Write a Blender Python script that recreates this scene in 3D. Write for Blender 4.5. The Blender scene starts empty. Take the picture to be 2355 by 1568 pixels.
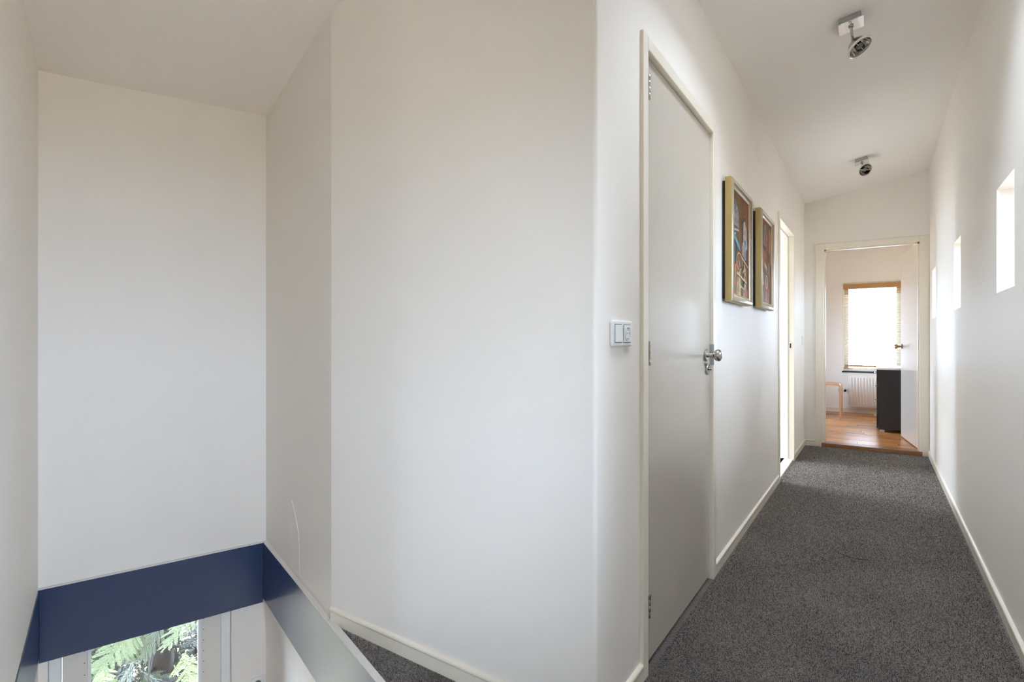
import bpy, math, random
import numpy as np
from mathutils import Vector, Matrix
R_ = math.radians
scn = bpy.context.scene
COL = scn.collection
random.seed(7)

# ------------------------------------------------------------------ camera
cam_d = bpy.data.cameras.new('camera'); cam = bpy.data.objects.new('camera', cam_d); COL.objects.link(cam)
cam_d.sensor_width = 36.0; cam_d.lens = 36.0 * 1235 / 2355
cam_d.clip_start = 0.02; cam_d.clip_end = 200
cam.location = (0, 0, 1.1); cam.rotation_euler = (R_(90), 0, R_(34.1427))
scn.camera = cam

# ------------------------------------------------------------------ sky, exposure
SKY = 47.0
world = bpy.data.worlds.new('sky'); scn.world = world; world.use_nodes = True
wn = world.node_tree; bg = wn.nodes['Background']
wtc = wn.nodes.new('ShaderNodeTexCoord'); wsep = wn.nodes.new('ShaderNodeSeparateXYZ')
wramp = wn.nodes.new('ShaderNodeValToRGB')
wn.links.new(wtc.outputs['Generated'], wsep.inputs[0]); wn.links.new(wsep.outputs['Z'], wramp.inputs[0])
wramp.color_ramp.elements[0].position = 0.0; wramp.color_ramp.elements[0].color = (0.60, 0.74, 1.0, 1)
wramp.color_ramp.elements[1].position = 0.7; wramp.color_ramp.elements[1].color = (0.74, 0.82, 1.0, 1)
wn.links.new(wramp.outputs[0], bg.inputs['Color']); bg.inputs['Strength'].default_value = SKY
scn.view_settings.view_transform = 'Standard'; scn.view_settings.look = 'None'
scn.view_settings.gamma = 1.0; scn.view_settings.exposure = 0.0
scn.view_settings.use_curve_mapping = False
try:
    scn.cycles.max_bounces = 14; scn.cycles.diffuse_bounces = 10; scn.cycles.glossy_bounces = 6
    scn.cycles.transparent_max_bounces = 16; scn.cycles.caustics_reflective = False
except Exception: pass

def portal(c, n, w, h, name='portal'):
    """marks a window opening so that the sky is sampled through it; gives off no light of its own"""
    l = bpy.data.lights.new(name, 'AREA'); l.shape = 'RECTANGLE'; l.size = w; l.size_y = h
    l.cycles.is_portal = True
    o = bpy.data.objects.new(name, l); COL.objects.link(o)
    n = Vector(n).normalized(); z = -n; y = Vector((0, 0, 1)); x = y.cross(z)
    o.matrix_world = Matrix.Translation(c) @ Matrix((x, y, z)).transposed().to_4x4()
    return o

# ------------------------------------------------------------------ materials
def mat(name, col, rough=0.5, metal=0.0, coat=0.0, ior=1.5, sheen=0.0, spec=0.5):
    m = bpy.data.materials.new(name); m.use_nodes = True
    b = m.node_tree.nodes['Principled BSDF']
    b.inputs['Base Color'].default_value = (*col, 1); b.inputs['Roughness'].default_value = rough
    b.inputs['Metallic'].default_value = metal; b.inputs['Coat Weight'].default_value = coat
    b.inputs['IOR'].default_value = ior; b.inputs['Specular IOR Level'].default_value = spec
    b.inputs['Sheen Weight'].default_value = sheen
    return m
def N(m, t, **kw):
    n = m.node_tree.nodes.new(t)
    for k, v in kw.items():
        if k in n.inputs: n.inputs[k].default_value = v
        else: setattr(n, k, v)
    return n
def L(m, a, b): m.node_tree.links.new(a, b)
def bsdf(m): return m.node_tree.nodes['Principled BSDF']
def add_bump(m, scale, strength, dist=0.001, stretch=(1, 1, 1), detail=3):
    tc = N(m, 'ShaderNodeTexCoord'); mp = N(m, 'ShaderNodeMapping'); mp.inputs['Scale'].default_value = stretch
    nz = N(m, 'ShaderNodeTexNoise'); nz.inputs['Scale'].default_value = scale; nz.inputs['Detail'].default_value = detail
    bp = N(m, 'ShaderNodeBump'); bp.inputs['Strength'].default_value = strength; bp.inputs['Distance'].default_value = dist
    L(m, tc.outputs['Object'], mp.inputs[0]); L(m, mp.outputs[0], nz.inputs[0]); L(m, nz.outputs[0], bp.inputs['Height'])
    L(m, bp.outputs[0], bsdf(m).inputs['Normal'])
    return nz
def mottle(m, c1, c2, scale=3.0, stretch=(1, 1, 1), detail=4, coord='Object', lo=0.35, hi=0.65):
    tc = N(m, 'ShaderNodeTexCoord'); mp = N(m, 'ShaderNodeMapping'); mp.inputs['Scale'].default_value = stretch
    nz = N(m, 'ShaderNodeTexNoise'); nz.inputs['Scale'].default_value = scale; nz.inputs['Detail'].default_value = detail
    rp = N(m, 'ShaderNodeValToRGB')
    rp.color_ramp.elements[0].position = lo; rp.color_ramp.elements[0].color = (*c1, 1)
    rp.color_ramp.elements[1].position = hi; rp.color_ramp.elements[1].color = (*c2, 1)
    L(m, tc.outputs[coord], mp.inputs[0]); L(m, mp.outputs[0], nz.inputs[0]); L(m, nz.outputs[0], rp.inputs[0])
    L(m, rp.outputs[0], bsdf(m).inputs['Base Color'])
    return rp

WALL = mat('wall_paint', (0.86, 0.818, 0.76), 0.55, spec=0.3)
mottle(WALL, (0.855, 0.813, 0.755), (0.865, 0.823, 0.765), 1.2); add_bump(WALL, 170, 0.28, 0.0015)
CEIL = mat('ceiling_paint', (0.885, 0.842, 0.795), 0.8, spec=0.2); add_bump(CEIL, 200, 0.12, 0.001)
ROOMW = mat('white_room_paint', (0.88, 0.85, 0.80), 0.7); add_bump(ROOMW, 200, 0.1, 0.001)
TRIM = mat('cream_gloss_paint', (0.82, 0.755, 0.64), 0.28); add_bump(TRIM, 60, 0.06, 0.0006)
LEAF = mat('greige_gloss_door_paint', (0.55, 0.505, 0.435), 0.26, coat=0.25); add_bump(LEAF, 30, 0.05, 0.0008)
bsdf(LEAF).inputs['Coat Roughness'].default_value = 0.16
WLEAF = mat('white_gloss_door_paint', (0.80, 0.755, 0.68), 0.12, coat=0.5); bsdf(WLEAF).inputs['Coat Roughness'].default_value = 0.03
BLUE = mat('dark_blue_gloss_board', (0.016, 0.036, 0.105), 0.28, ior=1.8)
STRIP = mat('pale_edge_paint', (0.72, 0.69, 0.66), 0.4)
WFRAME = mat('window_frame_paint', (0.74, 0.71, 0.64), 0.35)
WHITE = mat('white_plastic', (0.82, 0.83, 0.81), 0.3)
GREYP = mat('grey_shadow_gap', (0.10, 0.10, 0.10), 0.6)
CHROME = mat('chrome', (0.80, 0.80, 0.80), 0.08, metal=1.0)
NICKEL = mat('brushed_nickel', (0.52, 0.50, 0.46), 0.22, metal=1.0); add_bump(NICKEL, 80, 0.05, 0.0005)
STEELG = mat('satin_grey_metal', (0.42, 0.42, 0.41), 0.4, metal=0.8)
HINGE = mat('hinge_steel', (0.50, 0.48, 0.43), 0.3, metal=1.0)
DARK = mat('dark_recess', (0.02, 0.018, 0.016), 0.6)
BLACKM = mat('black_board', (0.022, 0.019, 0.018), 0.55)
mottle(BLACKM, (0.020, 0.017, 0.016), (0.027, 0.023, 0.021), 6, (1, 6, 1))
RAD = mat('radiator_enamel', (0.82, 0.79, 0.73), 0.35)
SLATM = mat('blind_slat_cream', (0.80, 0.74, 0.64), 0.4)
SILL = mat('dark_slate_sill', (0.03, 0.03, 0.028), 0.5)
TILE = mat('white_floor_tile', (0.80, 0.80, 0.78), 0.15)
BRASS = mat('aged_brass', (0.42, 0.28, 0.16), 0.3, metal=1.0)
PLASTER = mat('filler_patch', (0.86, 0.818, 0.76), 0.55); add_bump(PLASTER, 90, 0.5, 0.004)

def wood(name, a, b, rough, stretch, scale=4, coat=0.0, rnd=True):
    m = mat(name, a, rough, coat=coat)
    rp = mottle(m, a, b, scale, stretch, 6, lo=0.3, hi=0.7)
    if rnd:
        oi = N(m, 'ShaderNodeObjectInfo'); hs = N(m, 'ShaderNodeHueSaturation')
        mr = N(m, 'ShaderNodeMapRange'); mr.inputs['To Min'].default_value = 0.78; mr.inputs['To Max'].default_value = 1.18
        L(m, oi.outputs['Random'], mr.inputs[0]); L(m, mr.outputs[0], hs.inputs['Value'])
        L(m, rp.outputs[0], hs.inputs['Color']); L(m, hs.outputs[0], bsdf(m).inputs['Base Color'])
    add = N(m, 'ShaderNodeBump'); return m
PLANK = wood('varnished_plank', (0.38, 0.155, 0.040), (0.56, 0.26, 0.085), 0.27, (2, 26, 1), 3, coat=0.1)
THRESH = wood('threshold_wood', (0.20, 0.085, 0.03), (0.30, 0.14, 0.055), 0.35, (3, 40, 40), 3, rnd=False)
BENTW = wood('bentwood', (0.50, 0.25, 0.10), (0.62, 0.34, 0.15), 0.3, (4, 4, 30), 3, rnd=False)
HEADR = wood('headrail_and_unlit_slat_wood', (0.36, 0.20, 0.07), (0.48, 0.28, 0.11), 0.4, (2, 20, 40), 3, rnd=False)

GLASS = bpy.data.materials.new('clear_glass'); GLASS.use_nodes = True
g = GLASS.node_tree; g.nodes.clear()
_o = g.nodes.new('ShaderNodeOutputMaterial'); _t = g.nodes.new('ShaderNodeBsdfTransparent'); _g = g.nodes.new('ShaderNodeBsdfGlossy')
_g.inputs['Roughness'].default_value = 0.02; _t.inputs['Color'].default_value = (0.94, 0.96, 0.95, 1)
_f = g.nodes.new('ShaderNodeFresnel'); _f.inputs['IOR'].default_value = 1.45; _m = g.nodes.new('ShaderNodeMixShader')
g.links.new(_f.outputs[0], _m.inputs[0]); g.links.new(_t.outputs[0], _m.inputs[1]); g.links.new(_g.outputs[0], _m.inputs[2]); g.links.new(_m.outputs[0], _o.inputs[0])

# carpet: ribbed, dark brown grey, pale at grazing angles
CARPET = mat('carpet_backing', (0.075, 0.064, 0.056), 0.95, sheen=0.75, spec=0.1)
CARPET_C = [(0.022, 0.018, 0.0145), (0.155, 0.135, 0.116)]
def carpet_nodes(m, island=False):
    b = bsdf(m); b.inputs['Sheen Roughness'].default_value = 0.55; b.inputs['Sheen Tint'].default_value = (0.9, 0.84, 0.78, 1)
    tc = N(m, 'ShaderNodeTexCoord')
    n2 = N(m, 'ShaderNodeTexNoise'); n2.inputs['Scale'].default_value = 2.6; n2.inputs['Detail'].default_value = 5
    L(m, tc.outputs['Object'], n2.inputs[0])
    rp = N(m, 'ShaderNodeValToRGB')
    rp.color_ramp.elements[0].color = (*CARPET_C[0], 1); rp.color_ramp.elements[1].color = (*CARPET_C[1], 1)
    if island:
        ge = N(m, 'ShaderNodeNewGeometry'); L(m, ge.outputs['Random Per Island'], rp.inputs[0])
        rp.color_ramp.elements[0].position = 0.0; rp.color_ramp.elements[1].position = 1.0
    else:
        vo = N(m, 'ShaderNodeTexVoronoi'); vo.inputs['Scale'].default_value = 280
        L(m, tc.outputs['Object'], vo.inputs[0]); L(m, vo.outputs['Color'], rp.inputs[0])
        bp = N(m, 'ShaderNodeBump'); bp.inputs['Strength'].default_value = 0.8; bp.inputs['Distance'].default_value = 0.003
        L(m, vo.outputs['Distance'], bp.inputs['Height']); L(m, bp.outputs[0], b.inputs['Normal'])
        rp.color_ramp.elements[0].position = 0.1; rp.color_ramp.elements[1].position = 0.9
    mx = N(m, 'ShaderNodeMix'); mx.data_type = 'RGBA'; mx.blend_type = 'MULTIPLY'; mx.inputs['Factor'].default_value = 1.0
    r2 = N(m, 'ShaderNodeValToRGB'); r2.color_ramp.elements[0].position = 0.35; r2.color_ramp.elements[0].color = (0.58, 0.58, 0.60, 1)
    r2.color_ramp.elements[1].position = 0.68; r2.color_ramp.elements[1].color = (1.25, 1.17, 1.08, 1)
    L(m, n2.outputs[0], r2.inputs[0]); L(m, rp.outputs[0], mx.inputs[6]); L(m, r2.outputs[0], mx.inputs[7])
    L(m, mx.outputs[2], b.inputs['Base Color'])
carpet_nodes(CARPET)
PILE = mat('carpet_pile', (0.08, 0.07, 0.06), 0.9, sheen=0.75, spec=0.1); carpet_nodes(PILE, True)
FUZZ = mat('loose_fibre', (0.42, 0.40, 0.38), 0.8)

# ------------------------------------------------------------------ mesh building
class MB:
    def __init__(s): s.v = []; s.f = []
    def poly(s, pts):
        b = len(s.v); s.v += [tuple(p) for p in pts]; s.f.append(tuple(range(b, b + len(pts)))); return s
    def prism(s, xy, z0, z1):
        """upright prism over a counter-clockwise outline; z0/z1 numbers or per-corner lists"""
        n = len(xy); a = z0 if isinstance(z0, (list, tuple)) else [z0] * n; c = z1 if isinstance(z1, (list, tuple)) else [z1] * n
        b = len(s.v); s.v += [(p[0], p[1], a[i]) for i, p in enumerate(xy)] + [(p[0], p[1], c[i]) for i, p in enumerate(xy)]
        s.f.append(tuple(b + i for i in reversed(range(n)))); s.f.append(tuple(b + n + i for i in range(n)))
        for i in range(n):
            j = (i + 1) % n; s.f.append((b + i, b + j, b + n + j, b + n + i))
        return s
    def box(s, x0, x1, y0, y1, z0, z1):
        return s.prism([(x0, y0), (x1, y0), (x1, y1), (x0, y1)], z0, z1)
    def sweep(s, prof, path, closed=False):
        """prof: list of 2D points; path: list of (origin, axis_u, axis_v)"""
        n = len(prof); b = len(s.v)
        for o, u, v in path:
            o, u, v = Vector(o), Vector(u), Vector(v)
            s.v += [tuple(o + u * p[0] + v * p[1]) for p in prof]
        m = len(path)
        for k in range(m if closed else m - 1):
            k2 = (k + 1) % m
            for i in range(n):
                j = (i + 1) % n; s.f.append((b + k * n + i, b + k * n + j, b + k2 * n + j, b + k2 * n + i))
        if not closed:
            s.f.append(tuple(b + i for i in reversed(range(n)))); s.f.append(tuple(b + (m - 1) * n + i for i in range(n)))
        return s
    def lathe(s, prof, o, ax, seg=28, caps=True):
        """prof: (radius, height) along axis ax from o"""
        ax = Vector(ax).normalized(); t = Vector((0, 0, 1)) if abs(ax.z) < 0.9 else Vector((1, 0, 0))
        u = ax.cross(t).normalized(); v = ax.cross(u); o = Vector(o); b = len(s.v)
        for r, h in prof:
            for i in range(seg):
                a = 2 * math.pi * i / seg; s.v.append(tuple(o + ax * h + (u * math.cos(a) + v * math.sin(a)) * max(r, 1e-5)))
        for k in range(len(prof) - 1):
            for i in range(seg):
                j = (i + 1) % seg; s.f.append((b + k * seg + i, b + k * seg + j, b + (k + 1) * seg + j, b + (k + 1) * seg + i))
        if caps and prof[0][0] > 1e-4: s.f.append(tuple(b + i for i in reversed(range(seg))))
        if caps and prof[-1][0] > 1e-4: s.f.append(tuple(b + (len(prof) - 1) * seg + i for i in range(seg)))
        return s
    def tube(s, pts, r, seg=8):
        pts = [Vector(p) for p in pts]; path = []
        for i, p in enumerate(pts):
            d = (pts[min(i + 1, len(pts) - 1)] - pts[max(i - 1, 0)]).normalized()
            t = Vector((0, 0, 1)) if abs(d.z) < 0.95 else Vector((1, 0, 0))
            u = d.cross(t).normalized(); v = d.cross(u); rr = r[i] if isinstance(r, (list, tuple)) else r
            path.append((p, u * rr, v * rr))
        return s.sweep([(math.cos(2 * math.pi * i / seg), math.sin(2 * math.pi * i / seg)) for i in range(seg)], path)
    def build(s, name, m, parent=None, smooth=False, bevel=0.0, seg=2, **props):
        me = bpy.data.meshes.new(name); me.from_pydata(s.v, [], s.f); me.validate()
        me.materials.append(m)
        import bmesh as _b
        bm = _b.new(); bm.from_mesh(me); _b.ops.recalc_face_normals(bm, faces=bm.faces); bm.to_mesh(me); bm.free()
        o = bpy.data.objects.new(name, me); COL.objects.link(o)
        if parent is not None:
            o.parent = parent; o.matrix_parent_inverse = Matrix.Translation(-parent.location) if parent.type == 'EMPTY' else Matrix()
        if smooth:
            for p in me.polygons: p.use_smooth = True
            try:
                me.set_sharp_from_angle(angle=R_(40))
            except Exception: pass
        if bevel:
            bv = o.modifiers.new('bevel', 'BEVEL'); bv.width = bevel; bv.segments = seg; bv.limit_method = 'ANGLE'; bv.angle_limit = R_(40)
            if seg > 1:
                for p in me.polygons: p.use_smooth = True
                try: me.set_sharp_from_angle(angle=R_(40))
                except Exception: pass
                wn_ = o.modifiers.new('normals', 'WEIGHTED_NORMAL'); wn_.keep_sharp = True
        for k, v in props.items(): o[k] = v
        return o
def empty(name, loc, **props):
    o = bpy.data.objects.new(name, None); COL.objects.link(o); o.location = loc; o.empty_display_size = 0.05
    for k, v in props.items(): o[k] = v
    return o
def thing(name, loc, label, category, group=None):
    o = empty(name, loc, label=label, category=category)
    if group: o['group'] = group
    return o
def struct(mb, name, m, **kw): return mb.build(name, m, kind='structure', **kw)

# stair frame: s runs down the stairwell away from the landing, r across it
SX, SY, RX, RY = -0.948765, 0.315982, 0.315982, 0.948765
def st(s, r): return (s * SX + r * RX, s * SY + r * RY)
def sbox(mb, s0, s1, r0, r1, z0, z1):
    q = [st(s0, r0), st(s1, r0), st(s1, r1), st(s0, r1)]
    area = sum(q[i][0] * q[(i + 1) % 4][1] - q[(i + 1) % 4][0] * q[i][1] for i in range(4))
    return mb.prism(q if area > 0 else q[::-1], z0, z1)

# ------------------------------------------------------------------ the shell
XL, XR, YE, YM = -0.631, 0.42, 6.46, 1.34
SB, RL, RW, SC = 3.155, -0.22, 0.718, 2.105        # stairwell: back, near side, far side, corner with the middle wall
TOP = 3.0; TH = 0.07
S0 = 0.95                                          # near edge of the floor opening
SLOTS = [(2.666, 3.018), (4.18, 4.525), (5.80, 6.155)]
SLZ = (1.302, 1.735)
BW = (0.08, 0.60, 0.58, 1.735)                    # wider window beside the landing, out of the picture: y0, y1, z0, z1
YR = -1.6                                          # wall behind the landing

# right wall with its slots
mb = MB(); XO = XR + 0.30
ops = sorted([(a, b, *SLZ) for a, b in SLOTS] + [BW])
y = YR
for a, b, z0, z1 in ops:
    mb.box(XR, XO, y, a, -0.35, TOP); mb.box(XR, XO, a, b, -0.35, z0); mb.box(XR, XO, a, b, z1, TOP); y = b
mb.box(XR, XO, y, 9.7, -0.35, TOP)
struct(mb, 'wall_right', WALL)
for i, (a, b, z0, z1) in enumerate([(a, b, *SLZ) for a, b in SLOTS] + [BW]):
    w = empty('window_%d' % (i + 1), (XR + 0.2, (a + b) / 2, z0), kind='structure')
    f = MB(); fx0, fx1, t = XR + 0.20, XR + 0.245, 0.03
    f.box(fx0, fx1, a, b, z0, z0 + t); f.box(fx0, fx1, a, b, z1 - t, z1)
    f.box(fx0, fx1, a, a + t, z0 + t, z1 - t); f.box(fx0, fx1, b - t, b, z0 + t, z1 - t)
    f.build('window_frame', WFRAME, w)
    MB().box(XR + 0.215, XR + 0.225, a + t, b - t, z0 + t, z1 - t).build('pane', GLASS, w)
    portal((XR + 0.27, (a + b) / 2, (z0 + z1) / 2), (-1, 0, 0), b - a, z1 - z0)

# left corridor wall (door_1 and door_2 openings)
D1 = (1.667, 2.614); D2 = (4.606, 5.560); FH = 2.105; FW = 0.047
mb = MB(); XT = XL - TH
mb.box(XT, XL, YM + 0.012, D1[0], -0.35, TOP); mb.box(XT, XL, D1[0], D1[1], FH, TOP); mb.box(XT, XL, D1[1], D2[0], -0.35, TOP)
mb.box(XT, XL, D2[0], D2[1], FH, TOP); mb.box(XT, XL, D2[1], YE + 0.1, -0.35, TOP)
mb.box(XT, XL, D1[0], D1[1], -0.35, -0.012); mb.box(XT, XL, D2[0], D2[1], -0.35, -0.012)
# rounded arris where it meets the middle wall
rr = 0.012
mb.prism([(XL - rr, YM + rr)] + [(XL - rr + rr * math.sin(a), YM + rr - rr * math.cos(a)) for a in [i * math.pi / 2 / 6 for i in range(7)]], -0.35, TOP)
struct(mb, 'wall_left', WALL)
# middle wall (y = YM)
P3 = st(SC, RW)
struct(MB().prism([(P3[0], P3[1]), (XL - rr, YM), (XL - rr, YM + 0.08), (P3[0] + 0.03, P3[1] + 0.08)], -0.35, TOP), 'wall_middle', WALL)
# stairwell walls, upper floor and the storey below
ZB = -2.75
wside = struct(sbox(MB(), SC, SB + 0.1, RW, RW + 0.10, 0.0, TOP), 'wall_stair_side', WALL)
struct(sbox(MB(), S0 - 0.7, SB + 0.1, RW, RW + 0.10, ZB, -0.001), 'wall_stair_side_lower', WALL)
LW = (-0.188, 0.549, -2.3, -0.05)                  # lower stair window: r0, r1, z0, z1
mb = MB()
sbox(mb, SB, SB + 0.28, RL - 0.3, RW + 0.3, LW[3], TOP); sbox(mb, SB, SB + 0.28, RL - 0.3, RW + 0.3, ZB - .1, LW[2])
sbox(mb, SB, SB + 0.28, RL - 0.3, LW[0], LW[2], LW[3]); sbox(mb, SB, SB + 0.28, LW[1], RW + 0.3, LW[2], LW[3])
struct(mb, 'wall_stair_back', WALL)
SA = 0.62; A = st(SA, RL)
mb = sbox(MB(), SA, SB + 0.1, RL - 0.12, RL, ZB, TOP); sbox(mb, S0 - .8, SA, RL - 0.12, RL, ZB, -0.315)
struct(mb, 'wall_stair_near', WALL)
# landing behind the camera
mb = MB(); mb.box(A[0] - 0.1, A[0], YR, A[1] + .02, ZB, TOP); 
RG = (0.16, XR - 0.04, 0.06, 1.45)          # unseen glazed opening added to light the corridor: x0, x1, z0, z1
mb.box(A[0] - 0.1, RG[0], YR - 0.12, YR, ZB, TOP); mb.box(RG[1], XR + .1, YR - 0.12, YR, ZB, TOP)
mb.box(RG[0], RG[1], YR - 0.12, YR, ZB, RG[2]); mb.box(RG[0], RG[1], YR - 0.12, YR, RG[3], TOP)
struct(mb, 'wall_rear', WALL)
w = empty('window_10', (0, YR, RG[2]), kind='structure')
f = MB(); t = .05; ya, yb = YR - .10, YR - .05
f.box(RG[0], RG[1], ya, yb, RG[2], RG[2] + t); f.box(RG[0], RG[1], ya, yb, RG[3] - t, RG[3]); f.box(RG[0], RG[0] + t, ya, yb, RG[2] + t, RG[3] - t); f.box(RG[1] - t, RG[1], ya, yb, RG[2] + t, RG[3] - t)
f.build('window_frame', WFRAME, w); MB().box(RG[0] + t, RG[1] - t, YR - .08, YR - .072, RG[2] + t, RG[3] - t).build('pane', GLASS, w)
portal(((RG[0] + RG[1]) / 2, YR - .14, (RG[2] + RG[3]) / 2), (0, 1, 0), RG[1] - RG[0], RG[3] - RG[2])
struct(sbox(MB(), S0 - 0.8, S0 - 0.7, RL - 0.12, RW + 0.1, ZB, -0.3), 'wall_lower_end', WALL)
struct(MB().prism([st(S0 - 0.8, RL - .2), st(SB + .1, RL - .2), st(SB + .1, RW + .2), st(S0 - 0.8, RW + .2)][::-1], ZB - 0.1, ZB), 'floor_lower', PLANK)

# end wall with door_3 opening
E0, E1 = -0.526, 0.4199; EH = 2.109
mb = MB(); mb.box(XL - TH, E0, YE, YE + 0.10, -0.35, TOP); mb.box(E0, XR, YE, YE + 0.10, EH, TOP); mb.box(E0, XR, YE, YE + .1, -.35, -.012)
mb.box(-2.2, XL - TH, YE, YE + 0.10, -0.35, TOP)
struct(mb, 'wall_end', WALL)

# ceilings
zc = lambda x: 2.556 + 0.171 * (x - XL)
cx0, cx1 = XL - 0.08, XR + 0.1
mb = MB()
RC = [(-0.36, 0.14, 1.60, 2.56)]   # unseen rooflight added to brighten the near corridor: x0, x1, y0, y1
def cslab(x0, x1, y0, y1):
    q = [(x0, y0), (x1, y0), (x1, y1), (x0, y1)]; mb.prism(q, [zc(p[0]) for p in q], TOP + .05)
ry = YR
for x0, x1, y0, y1 in sorted(RC, key=lambda r: r[2]):
    cslab(cx0, cx1, ry, y0); cslab(cx0, x0, y0, y1); cslab(x1, cx1, y0, y1); ry = y1
cslab(cx0, cx1, ry, YE + 0.1)
struct(mb, 'ceiling', CEIL)
for k, (x0, x1, y0, y1) in enumerate(RC):
    w = empty('window_%d' % (12 + k), ((x0 + x1) / 2, (y0 + y1) / 2, 3.0), kind='structure')  # belongs to the added rooflight
    f = MB(); t = .05
    f.box(x0, x0 + t, y0, y1, 2.96, 3.08); f.box(x1 - t, x1, y0, y1, 2.96, 3.08); f.box(x0 + t, x1 - t, y0, y0 + t, 2.96, 3.08); f.box(x0 + t, x1 - t, y1 - t, y1, 2.96, 3.08)
    f.build('window_frame', WFRAME, w); MB().box(x0 + t, x1 - t, y0 + t, y1 - t, 3.02, 3.028).build('pane', GLASS, w)
    l_ = bpy.data.lights.new('portal', 'AREA'); l_.shape = 'RECTANGLE'; l_.size = x1 - x0; l_.size_y = y1 - y0; l_.cycles.is_portal = True
    o_ = bpy.data.objects.new('portal', l_); COL.objects.link(o_); o_.location = ((x0 + x1) / 2, (y0 + y1) / 2, 3.10)
def zs(p):                                         # plane through the three measured stairwell corners
    a, b_, c = (*st(SB, RL), 2.294), (*st(SB, RW), 2.331), (*P3, 2.404)
    n = (Vector(b_) - Vector(a)).cross(Vector(c) - Vector(a)); d = n.dot(Vector(a))
    return (d - n.x * p[0] - n.y * p[1]) / n.z
q = [(XL - .079, YR), (XL - .079, YM + .09), (P3[0] + .05, P3[1] + .06), st(SB + .12, RW + .12), st(SB + .12, RL - .12), (A[0] - .5, A[1] - .3), (A[0] - .5, YR)]
struct(MB().prism(q, [zs(p) for p in q], TOP + .05), 'ceiling_stair', CEIL)

# floor of the landing and the corridor
q = [(XR + .01, YR), (XR + .01, YE), (XL - .05, YE), (XL - .05, YM + .02), (P3[0] + .005, P3[1] + .03), st(SC, RW + .004), st(S0, RW + .004), st(S0, RL - .05), (A[0] - .05, A[1] - .04), (A[0] - .05, YR)]
floor = struct(MB().prism(q, -0.32, 0.0), 'floor', CARPET)

# ------------------------------------------------------------------ skirting boards
BP = [(0, 0), (0.0095, 0), (0.0095, 0.044), (0.0125, 0.047), (0.0135, 0.052), (0.012, 0.057), (0.007, 0.061), (0, 0.062)]
def board(name, p0, p1, n):
    n = Vector((n[0], n[1], 0)); z = Vector((0, 0, 1))
    return struct(MB().sweep(BP, [((*p0, 0.0), n, z), ((*p1, 0.0), n, z)]), name, TRIM, smooth=True)
board('baseboard_right', (XR, YR), (XR, YE), (-1, 0))
board('baseboard_left', (XL, D1[1]), (XL, D2[0]), (1, 0))
board('baseboard_left_end', (XL, D2[1]), (XL, YE), (1, 0))
board('baseboard_left_near', (XL, YM - .012), (XL, D1[0]), (1, 0))
board('baseboard_middle', (P3[0] + .006, YM + (P3[1]-YM) * .99), (XL + .012, YM), (0, -1))
board('baseboard_end', (XL, YE), (E0, YE), (0, -1))

# ------------------------------------------------------------------ blue boards round the floor opening
PB = -0.318; pt = 0.018
struct(sbox(MB(), SB - pt, SB, RL + .0041, RW - pt, PB, 0.004), 'trim_1', BLUE, bevel=0.0015)
struct(sbox(MB(), S0, SB, RW - pt, RW - .0005, PB + .02, 0.006), 'trim_2', BLUE)
struct(sbox(MB(), S0, SB, RL + .0005, RL + .004, PB + .02, 0.0), 'trim_3', BLUE)
# pale capping strip along the carpet edge and under the walls
struct(sbox(MB(), S0, SC - .002, RW - pt - .001, RW + .006, 0.0065, 0.010), 'trim_4', STRIP)
struct(sbox(MB(), SC, SB - .001, RW - pt - .001, RW - .0002, 0.0065, 0.010), 'trim_5', STRIP)
struct(sbox(MB(), SB - pt - .001, SB - .0002, RL, RW - pt - .001, 0.0045, 0.009), 'trim_6', STRIP)
# filled patch on the darker stair wall
pp = [(2.690, 0.016), (2.705, 0.12), (2.702, 0.24), (2.690, 0.315), (2.662, 0.35), (2.63, 0.335), (2.585, 0.285), (2.545, 0.235), (2.522, 0.17), (2.518, 0.02)]
mb = MB(); b0 = [(*st(s, RW - .0002), z) for s, z in pp]; cs = (sum(p[0] for p in pp) / len(pp), sum(p[1] for p in pp) / len(pp))
b1 = [(*st(cs[0] + (s - cs[0]) * .93, RW - .0022), cs[1] + (z - cs[1]) * .97) for s, z in pp]
for i in range(len(pp)): j = (i + 1) % len(pp); mb.poly([b0[i], b0[j], b1[j], b1[i]])
mb.poly(b1); mb.build('plaster_patch', PLASTER, wside)

# ------------------------------------------------------------------ lower stair window
w = empty('window_6', (*st(SB + .1, .18), LW[2]), kind='structure')
def frame_s(s0, s1, r0, r1, z0, z1, t):
    f = MB(); sbox(f, s0, s1, r0, r1, z0, z0 + t); sbox(f, s0, s1, r0, r1, z1 - t, z1); sbox(f, s0, s1, r0, r0 + t, z0 + t, z1 - t); sbox(f, s0, s1, r1 - t, r1, z0 + t, z1 - t); return f
frame_s(SB + .028, SB + .09, LW[0] + .001, LW[1] - .001, LW[2], LW[3], 0.045).build('window_frame', WHITE, w, bevel=.004)  # white paint stands in for light on the frame's outer edge
frame_s(SB + .020, SB + .075, LW[0] + .05, LW[1] - .05, LW[2] + .05, LW[3] - .05 + .045, 0.098).build('sash', WFRAME, w, bevel=.003)
frame_s(SB + .012, SB + .02, LW[0] + .140, LW[1] - .140, LW[2] + .14, LW[3] - .09, 0.012).build('glazing_bead', WHITE, w)
sbox(MB(), SB + .045, SB + .052, LW[0] + .145, LW[1] - .145, LW[2] + .145, LW[3] - .09).build('pane', GLASS, w)
mb = MB()
for r in (LW[0] + .128, LW[1] - .128):
    for k in range(14): mb.lathe([(.0022, 0), (.0022, .0006)], (*st(SB + .0195, r), LW[3] - .12 - k * .055), (-SX, -SY, 0), 8)
mb.build('screw', DARK, w, kind='stuff')
portal((*st(SB + .30, .18), (LW[2] + LW[3]) / 2), (-SX, -SY, 0), LW[1] - LW[0], LW[3] - LW[2])
portal_o = None

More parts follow.
